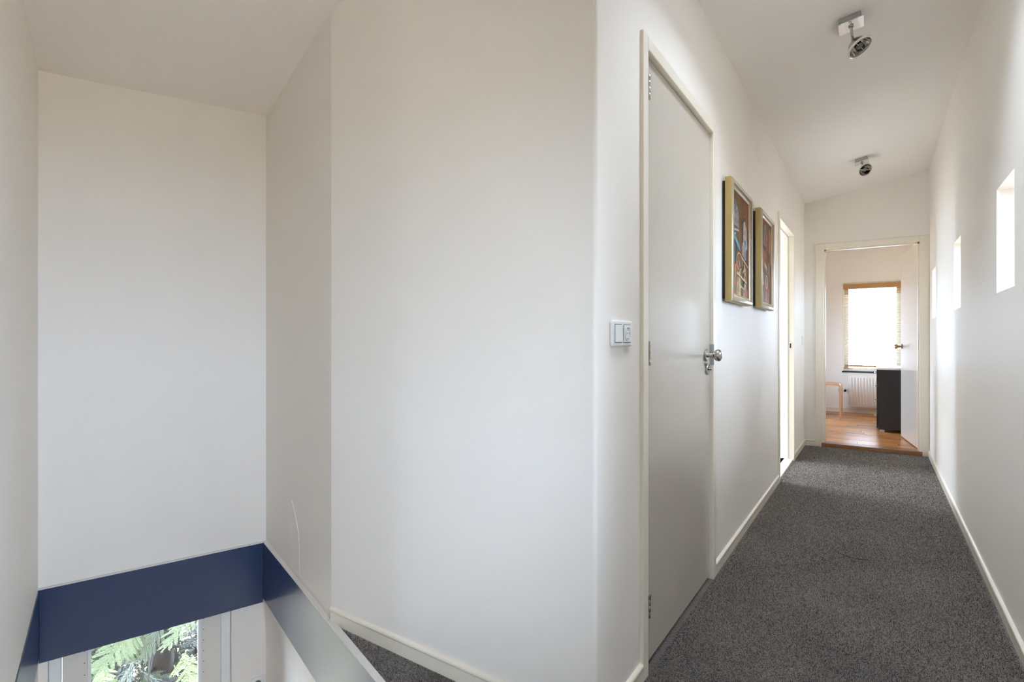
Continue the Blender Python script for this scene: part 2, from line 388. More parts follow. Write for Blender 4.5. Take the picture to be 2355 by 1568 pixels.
# ------------------------------------------------------------------ doors
def casing(parent, x0, x1, a, b, h, w, m=TRIM):
    f = MB(); f.box(x0, x1, a, a + w, 0.0, h); f.box(x0, x1, b - w, b, 0.0, h); f.box(x0, x1, a + w, b - w, h - w, h)
    return f.build('door_frame', m, parent, bevel=.003)
def knob_set(parent, o, ax, leaf_m, metal=NICKEL):
    """round rosette, neck and oval knob standing off a leaf at o along ax"""
    ax = Vector(ax)
    ros = MB().lathe([(.0255, 0), (.0265, .002), (.0265, .007), (.024, .0095), (.011, .010)], o, ax, 32).build('rosette', metal, parent, smooth=True)
    MB().lathe([(.0095, .009), (.0095, .030), (.012, .032), (.0125, .036), (.021, .042), (.0262, .050), (.0272, .056), (.025, .063), (.018, .069), (.008, .072), (0, .0725)], o, ax, 32).build('knob', metal, parent, smooth=True)

# door_1: closed flush door on the left wall
d1 = empty('door_1', (XL, (D1[0] + D1[1]) / 2, 0), kind='structure')
casing(d1, XL - .09, XL + .012, D1[0], D1[1], FH, FW)
XD = XL - .006
MB().box(XD - .038, XD, D1[0] + FW + .003, D1[1] - FW - .003, 0.018, FH - FW - .004).build('door_leaf', LEAF, d1, bevel=.002)
MB().box(XD - .06, XD - .042, D1[0] + .03, D1[1] - .03, 0.0, FH - .02).build('door_stop', DARK, d1)  # dark sheet behind the leaf, painting the shadow in its gaps
for zc_ in (1.94, 1.059, 0.2235):
    h = MB().box(XL - .012, XL + .0105, D1[0] + FW - .0015, D1[0] + FW + .0075, zc_ - .041, zc_ + .041).build('hinge', HINGE, d1)
    for k in range(4):
        MB().lathe([(.0062, 0), (.0068, .0008), (.0068, .0190), (.0062, .0197)], (XL + .0075, D1[0] + FW + .0135, zc_ - .040 + k * .0202), (0, 0, 1), 14).build('knuckle', HINGE, h, smooth=True)
    MB().box(XL - .0075, XL - .0045, D1[0] + FW + .0005, D1[0] + FW + .0300, zc_ - .046, zc_ + .046).build('hinge_outline', DARK, h)  # dark plate that paints the shade outlining the knuckles
knob_set(d1, (XD, 2.492, 1.036), (1, 0, 0), LEAF)
ros = MB().lathe([(.0245, 0), (.0255, .002), (.0255, .007), (.023, .009), (0, .0092)], (XD, 2.512, 0.973), (1, 0, 0), 32).build('lock_rosette', NICKEL, d1, smooth=True)
MB().lathe([(.009, 0), (.009, .014), (.0075, .016), (0, .0162)], (XD + .008, 2.512, 0.976), (1, 0, 0), 20).build('lock_turn', NICKEL, ros, smooth=True)
MB().box(XL - .004, XL + .013, D1[1] - FW - .0015, D1[1] - FW + .006, 0.99, 1.085).build('strike_plate', STEELG, d1)

# door_2: open doorway to the white room
d2 = empty('door_2', (XL, (D2[0] + D2[1]) / 2, 0), kind='structure')
casing(d2, XL - TH - .006, XL + .012, D2[0], D2[1], FH, FW)
ji, jo = D2[0] + FW, D2[1] - FW
f = MB(); f.box(XL - .055, XL - .040, jo - .012, jo + .001, 0, FH - FW); f.box(XL - .055, XL - .040, ji - .001, ji + .012, 0, FH - FW); f.box(XL - .055, XL - .04, ji, jo, FH - FW - .012, FH - FW)
f.build('door_stop', TRIM, d2)
sp = MB().box(XL - .036, XL - .006, jo - .002, jo + .001, 1.02, 1.095).build('strike_plate', NICKEL, d2)
MB().box(XL - .026, XL - .014, jo - .003, jo - .0015, 1.035, 1.078).build('latch_hole', DARK, sp)
MB().box(XL - TH - .03, XL + .002, ji, jo, -0.01, 0.02).build('door_threshold', TILE, d2, bevel=.003)

# door_3: end doorway, leaf swung into the far room
d3 = empty('door_3', (0, YE, 0), kind='structure')
o0, o1 = E0 + 0.075, 0.345; oh = 2.055
f = MB(); f.box(E0, o0, YE - .014, YE + .11, 0, EH); f.box(o1, XR - .0005, YE - .014, YE + .11, 0, EH); f.box(o0, o1, YE - .014, YE + .11, oh, EH)
f.build('door_frame', TRIM, d3, bevel=.003)
f = MB(); f.box(o0 - .001, o0 + .014, YE + .03, YE + .055, .04, oh); f.box(o1 - .014, o1 + .001, YE + .03, YE + .055, .04, oh); f.box(o0, o1, YE + .03, YE + .055, oh - .014, oh)
f.build('door_stop', TRIM, d3)
hx, hy = o1 - .008, YE + .105
ang = math.atan2(7.285 - hy, 0.236 - hx); ux, uy = math.cos(ang), math.sin(ang); px_, py_ = uy, -ux      # leaf direction and the side facing the dresser
def lp(a, b): return (hx + ux * a - px_ * b, hy + uy * a - py_ * b)
lw = 0.79
q = [lp(0, 0), lp(lw, 0), lp(lw, -.038), lp(0, -.038)]
if sum(q[i][0] * q[(i + 1) % 4][1] - q[(i + 1) % 4][0] * q[i][1] for i in range(4)) < 0: q = q[::-1]
MB().prism(q, 0.048, oh - .003).build('door_leaf', WLEAF, d3, bevel=.002)
for z in (1.96, 1.06, 0.26):
    h = MB().box(o1 - .003, o1 + .002, YE + .062, YE + .105, z - .045, z + .045).build('hinge', HINGE, d3)
    MB().lathe([(.007, 0), (.007, .086)], (o1 - .006, YE + .112, z - .043), (0, 0, 1), 14).build('hinge_pin', HINGE, h, smooth=True)
ko = lp(lw - .06, 0)
knob_set(d3, (ko[0], ko[1], 1.04), (-px_, -py_, 0), WLEAF, BRASS)
MB().box(o0 - .02, o1 + .02, YE - .030, YE + .12, 0.0, 0.041).build('door_threshold', THRESH, d3, bevel=.004)

# ------------------------------------------------------------------ room beyond door_3
YF = 9.4; ZF = 0.04; RX0 = -2.1
mb = MB(); fw = (-0.402, 0.301, 0.640, 1.955)      # far window opening x0,x1,z0,z1
mb.box(RX0 - .1, fw[0], YF, YF + .3, -.35, TOP); mb.box(fw[1], XR + .3, YF, YF + .3, -.35, TOP); mb.box(fw[0], fw[1], YF, YF + .3, -.35, fw[2]); mb.box(fw[0], fw[1], YF, YF + .3, fw[3], TOP)
struct(mb, 'wall_far', ROOMW)
lwn = (7.5, 8.3, 0.35, 1.65)  # side window added out of view to brighten the far room
mb = MB(); mb.box(RX0 - .2, RX0, YE + .1, lwn[0], -.35, TOP); mb.box(RX0 - .2, RX0, lwn[1], YF + .1, -.35, TOP); mb.box(RX0 - .2, RX0, lwn[0], lwn[1], -.35, lwn[2]); mb.box(RX0 - .2, RX0, lwn[0], lwn[1], lwn[3], TOP)
struct(mb, 'wall_far_side', ROOMW)
struct(MB().box(RX0 - .1, XR + .1, YE + .09, YF + .1, 2.72, 2.85), 'ceiling_far', CEIL)
fl = struct(MB().box(RX0 - .05, XR + .05, YE + .1, YF + .05, -0.32, 0.02), 'floor_far', DARK)
py = YE + .1; k = 0
while py < YF + .02:
    x = RX0 - .02 - random.random() * 1.0; pw = 0.128
    while x < XR + .02:
        ln = random.uniform(0.9, 1.5); a, b = max(x, RX0 - .02), min(x + ln, XR + .02)
        if b - a > .03 and b > -1.3:
            MB().box(a + .0007, b - .0007, py + .0007, py + pw - .0007, 0.02, ZF + random.uniform(-.0006, .0006)).build('plank', PLANK, fl, bevel=.0012, seg=1)
        x += ln
    py += pw
portal((RX0 - .22, (lwn[0] + lwn[1]) / 2, (lwn[2] + lwn[3]) / 2), (1, 0, 0), lwn[1] - lwn[0], lwn[3] - lwn[2])
w = empty('window_8', (RX0 - .1, 7.9, .8), kind='structure')
f = MB(); x0, x1 = RX0 - .15, RX0 - .1; t = .06
f.box(x0, x1, lwn[0], lwn[1], lwn[2], lwn[2] + t); f.box(x0, x1, lwn[0], lwn[1], lwn[3] - t, lwn[3]); f.box(x0, x1, lwn[0], lwn[0] + t, lwn[2], lwn[3]); f.box(x0, x1, lwn[1] - t, lwn[1], lwn[2], lwn[3])
f.build('window_frame', WFRAME, w); MB().box(RX0 - .13, RX0 - .122, lwn[0] + t, lwn[1] - t, lwn[2] + t, lwn[3] - t).build('pane', GLASS, w)
BPF = [(p[0], p[1] * 1.1 + ZF) for p in BP]
def board2(name, p0, p1, n):
    n = Vector((n[0], n[1], 0)); z = Vector((0, 0, 1))
    return struct(MB().sweep(BPF, [((*p0, 0.0), n, z), ((*p1, 0.0), n, z)]), name, TRIM, smooth=True)
board2('baseboard_far', (RX0, YF), (XR, YF), (0, -1))

# its window: frame, pane, slate sill
w = empty('window_7', (0, YF, fw[2]), kind='structure')
def frame_y(y0, y1, x0, x1, z0, z1, t):
    f = MB(); f.box(x0, x1, y0, y1, z0, z0 + t); f.box(x0, x1, y0, y1, z1 - t, z1); f.box(x0, x0 + t, y0, y1, z0 + t, z1 - t); f.box(x1 - t, x1, y0, y1, z0 + t, z1 - t); return f
frame_y(YF - .008, YF + .012, fw[0] - .012, fw[1] + .012, fw[2] + .022, fw[3] + .012, .016).build('casing', TRIM, w, bevel=.002)
frame_y(YF + .07, YF + .13, fw[0], fw[1], fw[2], fw[3], .060).build('window_frame', WFRAME, w, bevel=.003)
MB().box(fw[0] + .055, fw[1] - .055, YF + .095, YF + .103, fw[2] + .055, fw[3] - .055).build('pane', GLASS, w)
MB().box(fw[0] - .02, fw[1] + .02, YF - .035, YF + .07, fw[2] - .004, fw[2] + .014).build('window_sill', SILL, w, bevel=.002)
portal(((fw[0] + fw[1]) / 2, YF + .32, (fw[2] + fw[3]) / 2), (0, -1, 0), fw[1] - fw[0], fw[3] - fw[2])

bl = thing('venetian_blind', (-.05, YF + .01, fw[3]), 'cream slatted venetian blind with wooden headrail over the far window', 'blind')
bx0, bx1 = fw[0] + .012, fw[1] - .012
MB().box(fw[0] - .002, fw[1] + .002, YF - .04, YF + .03, 1.866, 1.938).build('headrail', HEADR, bl, bevel=.006)
zt, zb = 1.872, 0.735; n = 56
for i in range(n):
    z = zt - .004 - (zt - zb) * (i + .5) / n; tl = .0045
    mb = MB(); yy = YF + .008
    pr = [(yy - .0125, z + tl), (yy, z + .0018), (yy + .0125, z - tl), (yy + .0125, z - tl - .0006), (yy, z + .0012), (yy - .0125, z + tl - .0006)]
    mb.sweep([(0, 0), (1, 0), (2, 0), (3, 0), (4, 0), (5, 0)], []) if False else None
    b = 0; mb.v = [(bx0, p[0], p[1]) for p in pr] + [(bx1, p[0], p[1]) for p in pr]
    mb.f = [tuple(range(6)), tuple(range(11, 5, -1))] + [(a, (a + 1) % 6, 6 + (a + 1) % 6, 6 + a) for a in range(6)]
    mb.build('slat', SLATM if i > 3 else HEADR, bl)  # top slats get darker brown, standing in for slats left unlit
MB().box(bx0, bx1, YF - .008, YF + .024, zb - .016, zb + .002).build('bottom_rail', HEADR, bl, bevel=.003)
for x in (bx0 + .13, bx1 - .13):
    for yy in (YF - .006, YF + .022): MB().box(x - .0012, x + .0012, yy - .0008, yy + .0008, zb - .005, zt + .01).build('ladder_cord', WHITE, bl)

rd = thing('radiator', (.06, YF - .06, .126), 'cream ribbed panel radiator under the far window', 'radiator')
x0, x1, z0, z1 = -.335, .405, .130, .622
MB().box(x0, x1, YF - .075, YF - .055, z0, z1).build('panel', RAD, rd, bevel=.006)
pitch = .037; nr = int((x1 - x0 - .05) / pitch)
for i in range(nr):
    xx = x0 + .03 + i * pitch
    MB().sweep([(-.011, 0), (-.006, .010), (.006, .010), (.011, 0)], [((xx, YF - .074, z0 + .035), (1, 0, 0), (0, -1, 0)), ((xx, YF - .074, z1 - .06), (1, 0, 0), (0, -1, 0))]).build('rib', RAD, rd, bevel=.002)
MB().box(x0 - .002, x1 + .002, YF - .08, YF - .02, z1 - .006, z1 + .008).build('top_grille', RAD, rd, bevel=.003)
for xx in (x0 + .1, x1 - .1): MB().box(xx - .02, xx + .02, YF - .056, YF, z0 + .2, z1 - .1).build('bracket', RAD, rd)
MB().tube([(x0 + .04, YF - .065, z0 + .01), (x0 - .012, YF - .065, z0 + .01), (x0 - .012, YF - .03, z0 + .01), (x0 - .012, YF, z0 + .01)], .009, 10).build('pipe', RAD, rd, smooth=True)

def socket_plate(t, x0, x1, z0, z1, y, n):
    MB().box(x0, x1, y - .011, y, z0, z1).build('plate', WHITE, t, bevel=.003)
    for i in range(n):
        c = x0 + (x1 - x0) * (i + .5) / n
        o = MB().lathe([(.021, 0), (.021, .0035), (.0185, .0035), (.0175, .0005), (0, .0005)], (c, y - .0105, (z0 + z1) / 2), (0, -1, 0), 24).build('socket_ring', WHITE, t, smooth=True)
        for s in (-1, 1): MB().lathe([(.003, 0), (.003, .0006)], (c + s * .0095, y - .011, (z0 + z1) / 2), (0, -1, 0), 8).build('pin_hole', DARK, o)
t = thing('power_socket', (-.43, YF, .36), 'white double wall socket low beside the radiator', 'socket')
socket_plate(t, -.485, -.345, .325, .400, YF, 2)

# bentwood stool
t = thing('bentwood_stool', (-.62, 8.86, ZF), 'bent plywood stool with rounded corners on the wooden floor', 'stool')
xa, xb, zt_, rad, th = -.84, -.398, .505, .055, .026
pts = [(xa, ZF)] + [(xa, zt_ - rad)] + [(xa + rad - rad * math.cos(a), zt_ - rad + rad * math.sin(a)) for a in [math.pi / 2 * i / 8 for i in range(1, 9)]]
pts += [(xb - rad + rad * math.sin(a), zt_ - rad + rad * math.cos(a)) for a in [math.pi / 2 * i / 8 for i in range(0, 9)]] + [(xb, ZF)]
path = []
for i, p in enumerate(pts):
    a, b = pts[max(i - 1, 0)], pts[min(i + 1, len(pts) - 1)]; d = Vector((b[0] - a[0], 0, b[1] - a[1])).normalized()
    nrm = Vector((d.z, 0, -d.x)); path.append(((p[0], 8.70, p[1]), nrm * th, Vector((0, 1, 0)) * .34))
def part_path(lo, hi): return path[lo:hi]
sq = [(0, 0), (1, 0), (1, 1), (0, 1)]
MB().sweep(sq, path[1:-1]).build('seat', BENTW, t, smooth=True)
MB().sweep(sq, path[:2]).build('leg', BENTW, t); MB().sweep(sq, path[-2:]).build('leg', BENTW, t)

# dresser
t = thing('dresser', (.2, 8.0, ZF), 'black chest of drawers with a white top behind the open far door', 'dresser')
dx0, dx1, dy0, dy1, dz = 0.004, .415, 7.58, 8.42, .765
MB().box(dx0 + .018, dx1, dy0, dy1, ZF + .03, dz).build('carcass', BLACKM, t, bevel=.002)
MB().box(dx0 - .004, dx1, dy0 - .006, dy1 + .006, dz, dz + .022).build('top_board', WHITE, t, bevel=.002)
for yy in (dy0 + .02, dy1 - .06):
    for xx in (dx0 + .03, dx1 - .07): MB().box(xx, xx + .045, yy, yy + .04, ZF, ZF + .031).build('foot', STEELG if xx < .1 else BLACKM, t)
for i in range(4):
    za = ZF + .045 + i * .172
    d = MB().box(dx0, dx0 + .017, dy0 + .004, dy1 - .004, za, za + .166).build('drawer', BLACKM, t, bevel=.0015)
    MB().tube([(dx0 + .002, dy0 + .30, za + .11), (dx0 - .018, dy0 + .30, za + .11), (dx0 - .018, dy0 + .54, za + .11), (dx0 + .002, dy0 + .54, za + .11)], .005, 8).build('handle', CHROME, d, smooth=True)

# ------------------------------------------------------------------ white room beyond door_2
BX, B0, B1 = -2.7, 4.1, 6.46
wy = (4.85, 5.35, 1.0, 2.1)
mb = MB(); mb.box(BX - .2, BX, B0 - .1, wy[0], -.35, TOP); mb.box(BX - .2, BX, wy[1], B1, -.35, TOP); mb.box(BX - .2, BX, wy[0], wy[1], -.35, wy[2]); mb.box(BX - .2, BX, wy[0], wy[1], wy[3], TOP)
mb.box(BX - .2, XT, B0 - .1, B0, -.35, TOP); mb.box(BX - .2, -2.2, YE, YE + .1, -.35, TOP)
mb.box(BX, XT - .0002, B1 - .14, B1 - .002, -.02, TOP)
struct(mb, 'wall_white_room', ROOMW)
SK = (-2.3, -1.3, 4.6, 5.8)                        # rooflight added out of view to brighten the white room
mb = MB(); mb.box(BX - .1, SK[0], B0 - .1, B1, 2.5, 2.65); mb.box(SK[1], XT, B0 - .1, B1, 2.5, 2.65); mb.box(SK[0], SK[1], B0 - .1, SK[2], 2.5, 2.65); mb.box(SK[0], SK[1], SK[3], B1, 2.5, 2.65)
struct(mb, 'ceiling_white_room', CEIL)
w = empty('window_11', (-1.8, 5.25, 2.6), kind='structure')
f = MB(); t = .06
f.box(SK[0], SK[0] + t, SK[2], SK[3], 2.6, 2.7); f.box(SK[1] - t, SK[1], SK[2], SK[3], 2.6, 2.7); f.box(SK[0] + t, SK[1] - t, SK[2], SK[2] + t, 2.6, 2.7); f.box(SK[0] + t, SK[1] - t, SK[3] - t, SK[3], 2.6, 2.7)
f.build('window_frame', WFRAME, w); MB().box(SK[0] + t, SK[1] - t, SK[2] + t, SK[3] - t, 2.66, 2.668).build('pane', GLASS, w)
pl_ = bpy.data.lights.new('portal', 'AREA'); pl_.shape = 'RECTANGLE'; pl_.size = SK[1] - SK[0]; pl_.size_y = SK[3] - SK[2]; pl_.cycles.is_portal = True
po = bpy.data.objects.new('portal', pl_); COL.objects.link(po); po.location = ((SK[0] + SK[1]) / 2, (SK[2] + SK[3]) / 2, 2.72)
struct(MB().box(BX - .1, XT + .001, B0 - .1, B1, -.32, 0.02), 'floor_white_room', TILE)
w = empty('window_9', (BX, 5.1, wy[2]), kind='structure')
f = MB(); x0, x1 = BX - .13, BX - .08; tt = .05
f.box(x0, x1, wy[0], wy[1], wy[2], wy[2] + tt); f.box(x0, x1, wy[0], wy[1], wy[3] - tt, wy[3]); f.box(x0, x1, wy[0], wy[0] + tt, wy[2], wy[3]); f.box(x0, x1, wy[1] - tt, wy[1], wy[2], wy[3])
f.build('window_frame', WFRAME, w); MB().box(BX - .11, BX - .102, wy[0] + tt, wy[1] - tt, wy[2] + tt, wy[3] - tt).build('pane', GLASS, w)
portal((BX - .22, (wy[0] + wy[1]) / 2, (wy[2] + wy[3]) / 2), (1, 0, 0), wy[1] - wy[0], wy[3] - wy[2])

# ------------------------------------------------------------------ switches
def rbox_x(x0, x1, y0, y1, z0, z1, r, seg=6):
    """rounded plate on an x = const wall"""
    prof = []
    for cy, cz, a0 in ((y1 - r, z1 - r, 0), (y0 + r, z1 - r, 90), (y0 + r, z0 + r, 180), (y1 - r, z0 + r, 270)):
        for i in range(seg + 1):
            a = R_(a0 + 90 * i / seg); prof.append((cy + r * math.cos(a), cz + r * math.sin(a)))
    return MB().sweep(prof, [((x0, 0, 0), (0, 1, 0), (0, 0, 1)), ((x1, 0, 0), (0, 1, 0), (0, 0, 1))])
t = thing('light_switch', (XL, 1.505, 1.122), 'white double wall plate with rocker switch and socket before the tall closed door', 'switch')
ya, yb, za, zb_ = 1.427, 1.580, 1.0835, 1.1605
rbox_x(XL - .0005, XL + .010, ya, yb, za, zb_, .009).build('plate', WHITE, t, bevel=.005, seg=4)
rbox_x(XL + .009, XL + .0118, 1.443, 1.489, 1.0947, 1.1493, .002).build('rocker_surround', GREYP, t)
mb = MB(); mb.prism([(XL + .011, 1.4405), (XL + .0145, 1.4405), (XL + .0145, 1.4915), (XL + .011, 1.4915)][::-1], 1.0965, 1.1475)
mb.build('rocker', WHITE, t, bevel=.0015)
rbox_x(XL + .009, XL + .0118, 1.506, 1.558, 1.0947, 1.1493, .002).build('socket_surround', GREYP, t)
so = rbox_x(XL + .011, XL + .0135, 1.504, 1.560, 1.0965, 1.1475, .003).build('socket_insert', WHITE, t, bevel=.001)
MB().lathe([(.0225, 0), (.0225, .0022), (.0195, .0022), (.0185, .0006), (0, .0006)], (XL + .0132, 1.532, 1.122), (1, 0, 0), 32).build('socket_ring', WHITE, so, smooth=True)
MB().box(XL + .0135, XL + .0148, 1.518, 1.546, 1.1195, 1.1225).build('middle_bar', WHITE, so)
for s in (-1, 1): MB().prism([(XL + .0135, 1.525), (XL + .0152, 1.525), (XL + .0152, 1.539), (XL + .0135, 1.539)][::-1], 1.122 + s * .0155 - .0022, 1.122 + s * .0155 + .0022).build('earth_clip', STEELG, so)
for s in (-1, 1): MB().lathe([(.003, 0), (.003, .0012)], (XL + .0135, 1.532 + s * .0095, 1.122), (1, 0, 0), 10).build('pin_hole', DARK, so)
t = thing('light_switch', (XL, 6.26, 1.108), 'small white wall switch near the far corner past the open white room', 'switch')
rbox_x(XL - .0005, XL + .009, 6.215, 6.300, 1.067, 1.150, .006).build('plate', WHITE, t, bevel=.003)
rbox_x(XL + .008, XL + .013, 6.230, 6.285, 1.083, 1.134, .003).build('rocker', WHITE, t, bevel=.001)
t = thing('power_socket', (*st(SB, .675), -.76), 'white wall socket beside the stair window below the blue board', 'socket')
mb = sbox(MB(), SB - .011, SB, .640, .7065, -.80, -.722); mb.build('plate', WHITE, t, bevel=.003)
for dz_ in (-.020,):
    o = MB().lathe([(.0215, 0), (.0215, .003), (.018, .003), (.017, .0003), (0, .0003)], (*st(SB - .0108, .6735), -.752), (-SX, -SY, 0), 24).build('socket_ring', WHITE, t, smooth=True)
    MB().lathe([(.0165, 0), (.0165, .0006)], (*st(SB - .0112, .6735), -.752), (-SX, -SY, 0), 20).build('socket_recess', GREYP, o)

# ------------------------------------------------------------------ ceiling spots
def spot(x, y, n, off, label):
    z = zc(x); t = thing('ceiling_spotlight', (x, y, z), label, 'lamp', 'corridor ceiling spotlights')
    sl = 0.171; a = Vector((1, 0, sl)).normalized(); b = Vector((0, 1, 0)); c = a.cross(b)              # c points up off the slope
    def tb(w, d, h0, h1, name, m, par, bev):
        mb = MB(); pr = [(-w, -d), (w, -d), (w, d), (-w, d)]
        mb.sweep(pr, [(Vector((x, y, z)) - c * h0, a, b), (Vector((x, y, z)) - c * h1, a, b)]); return mb.build(name, m, par, bevel=bev)
    tb(.045, .045, -.002, .030, 'housing', STEELG, t, .002)
    pl = tb(.0525, .0525, .030, .034, 'plate', CHROME, t, .001)
    p0 = Vector((x, y, z)) - c * .034; p1 = p0 + Vector(off) * 0.62
    cl = Vector(off); lc = Vector((x, y, z)) - c * .034 + cl; n = Vector(n).normalized()
    MB().lathe([(.011, 0), (.011, .006), (.007, .008)], p0, (0, 0, -1), 16).build('stem_collar', STEELG, t, smooth=True)
    back = lc - n * .050
    kn = Vector((p0.x + .004, p0.y, back.z + .012))
    MB().tube([p0, kn, back], .0058, 10).build('stem', NICKEL, t, smooth=True)
    jn = MB().lathe([(.008, 0), (.008, .018)], back - Vector((.009, 0, 0)), (1, 0, 0), 14).build('joint', NICKEL, t, smooth=True)
    rim = MB().lathe([(.0545, -.004), (.0575, -.002), (.0575, .006), (.0545, .008), (.0480, .006), (.0480, .001), (.0545, -.004)], lc, n, 40, False).build('lamp_rim', RIMM, t, smooth=True)
    MB().lathe([(.0485, .004), (.044, -.012), (.034, -.028), (.020, -.040), (.012, -.044), (.012, -.0455), (.022, -.042), (.037, -.030), (.047, -.013), (.0525, .003)], lc, n, 40, False).build('reflector', RCHR, t, smooth=True)
    cap = MB().lathe([(.012, -.046), (.012, -.018), (.018, -.014), (.019, -.004), (.014, .002), (0, .004)], lc, n, 20).build('bulb_cap', DCHR, t, smooth=True)
    u = n.cross(Vector((0, 0, 1))).normalized()
    MB().lathe([(.0482, .0062), (.0482, .0072), (.0500, .0072), (.0500, .0062), (.0482, .0062)], lc, n, 40, False).build('rim_ring', DCHR, rim)
    MB().tube([lc - u * .048, lc + u * .048], .0018, 6).build('cap_bridge', CHROME, cap)
    return t
DCHR = mat('dark_chrome', (0.16, 0.155, 0.15), 0.15, metal=1.0); RCHR = mat('lamp_reflector', (0.50, 0.485, 0.45), 0.10, metal=1.0)
RIMM = mat('frosted_glass_rim', (0.72, 0.70, 0.64), 0.15, spec=0.8)
spot(-.105, 3.050, (.50, -.17, -.83), (.034, .010, -.104), 'chrome ceiling spotlight with tilted round lamp, the larger nearer one')
spot(-.105, 5.44, (.40, -.56, -.50), (.022, -.012, -.066), 'chrome ceiling spotlight before the far doorway, the smaller one')

# ------------------------------------------------------------------ paintings
def canvas_colours(w, h, seed, design):
    rng = np.random.default_rng(seed); img = np.zeros((h, w, 3)); V, U = np.mgrid[0:h, 0:w]; U = (U + .5) / w; V = (V + .5) / h
    def smooth_noise(nu, nv):
        g_ = rng.random((nv + 2, nu + 2)); a = U * nu; b = V * nv; i = a.astype(int); j = b.astype(int); fa = a - i; fb = b - j
        return (g_[j, i] * (1 - fa) + g_[j, i + 1] * fa) * (1 - fb) + (g_[j + 1, i] * (1 - fa) + g_[j + 1, i + 1] * fa) * fb
    def inside(pts):
        m = np.zeros_like(U, bool); n = len(pts)
        for i in range(n):
            (x0, y0), (x1, y1) = pts[i], pts[(i + 1) % n]
            c = (y0 > V) != (y1 > V); xs = x0 + (V - y0) * (x1 - x0) / ((y1 - y0) if y1 != y0 else 1e-9); m ^= c & (U < xs)
        return m
    S = lambda r, g_, b: np.array([(c / 255) ** 2.2 for c in (r, g_, b)])
    def fill(pts, c, jit=.25):
        m = inside(pts); k = 1 + jit * (smooth_noise(14, 20) - .5) * 2; img[m] = (c[None, None] * k[..., None])[m]
    def line(p, q_, t, c):
        d = np.array(q_) - np.array(p); ln = max(np.hypot(*d), 1e-6); a = ((U - p[0]) * d[0] + (V - p[1]) * d[1]) / ln ** 2; a = np.clip(a, 0, 1)
        m = np.hypot(U - p[0] - a * d[0], V - p[1] - a * d[1]) < t; img[m] = c
    def ell(cu, cv, ru, rv, c, ring=None):
        e = ((U - cu) / ru) ** 2 + ((V - cv) / rv) ** 2; m = (e < 1) if ring is None else ((e < 1) & (e > ring)); img[m] = c
    design(img, U, V, S, fill, line, ell, smooth_noise, rng)
    img *= (1 + .6 * (smooth_noise(40, 26) - .5))[..., None]; img = img ** 1.12 * .72
    return np.clip(img, 0, 1)
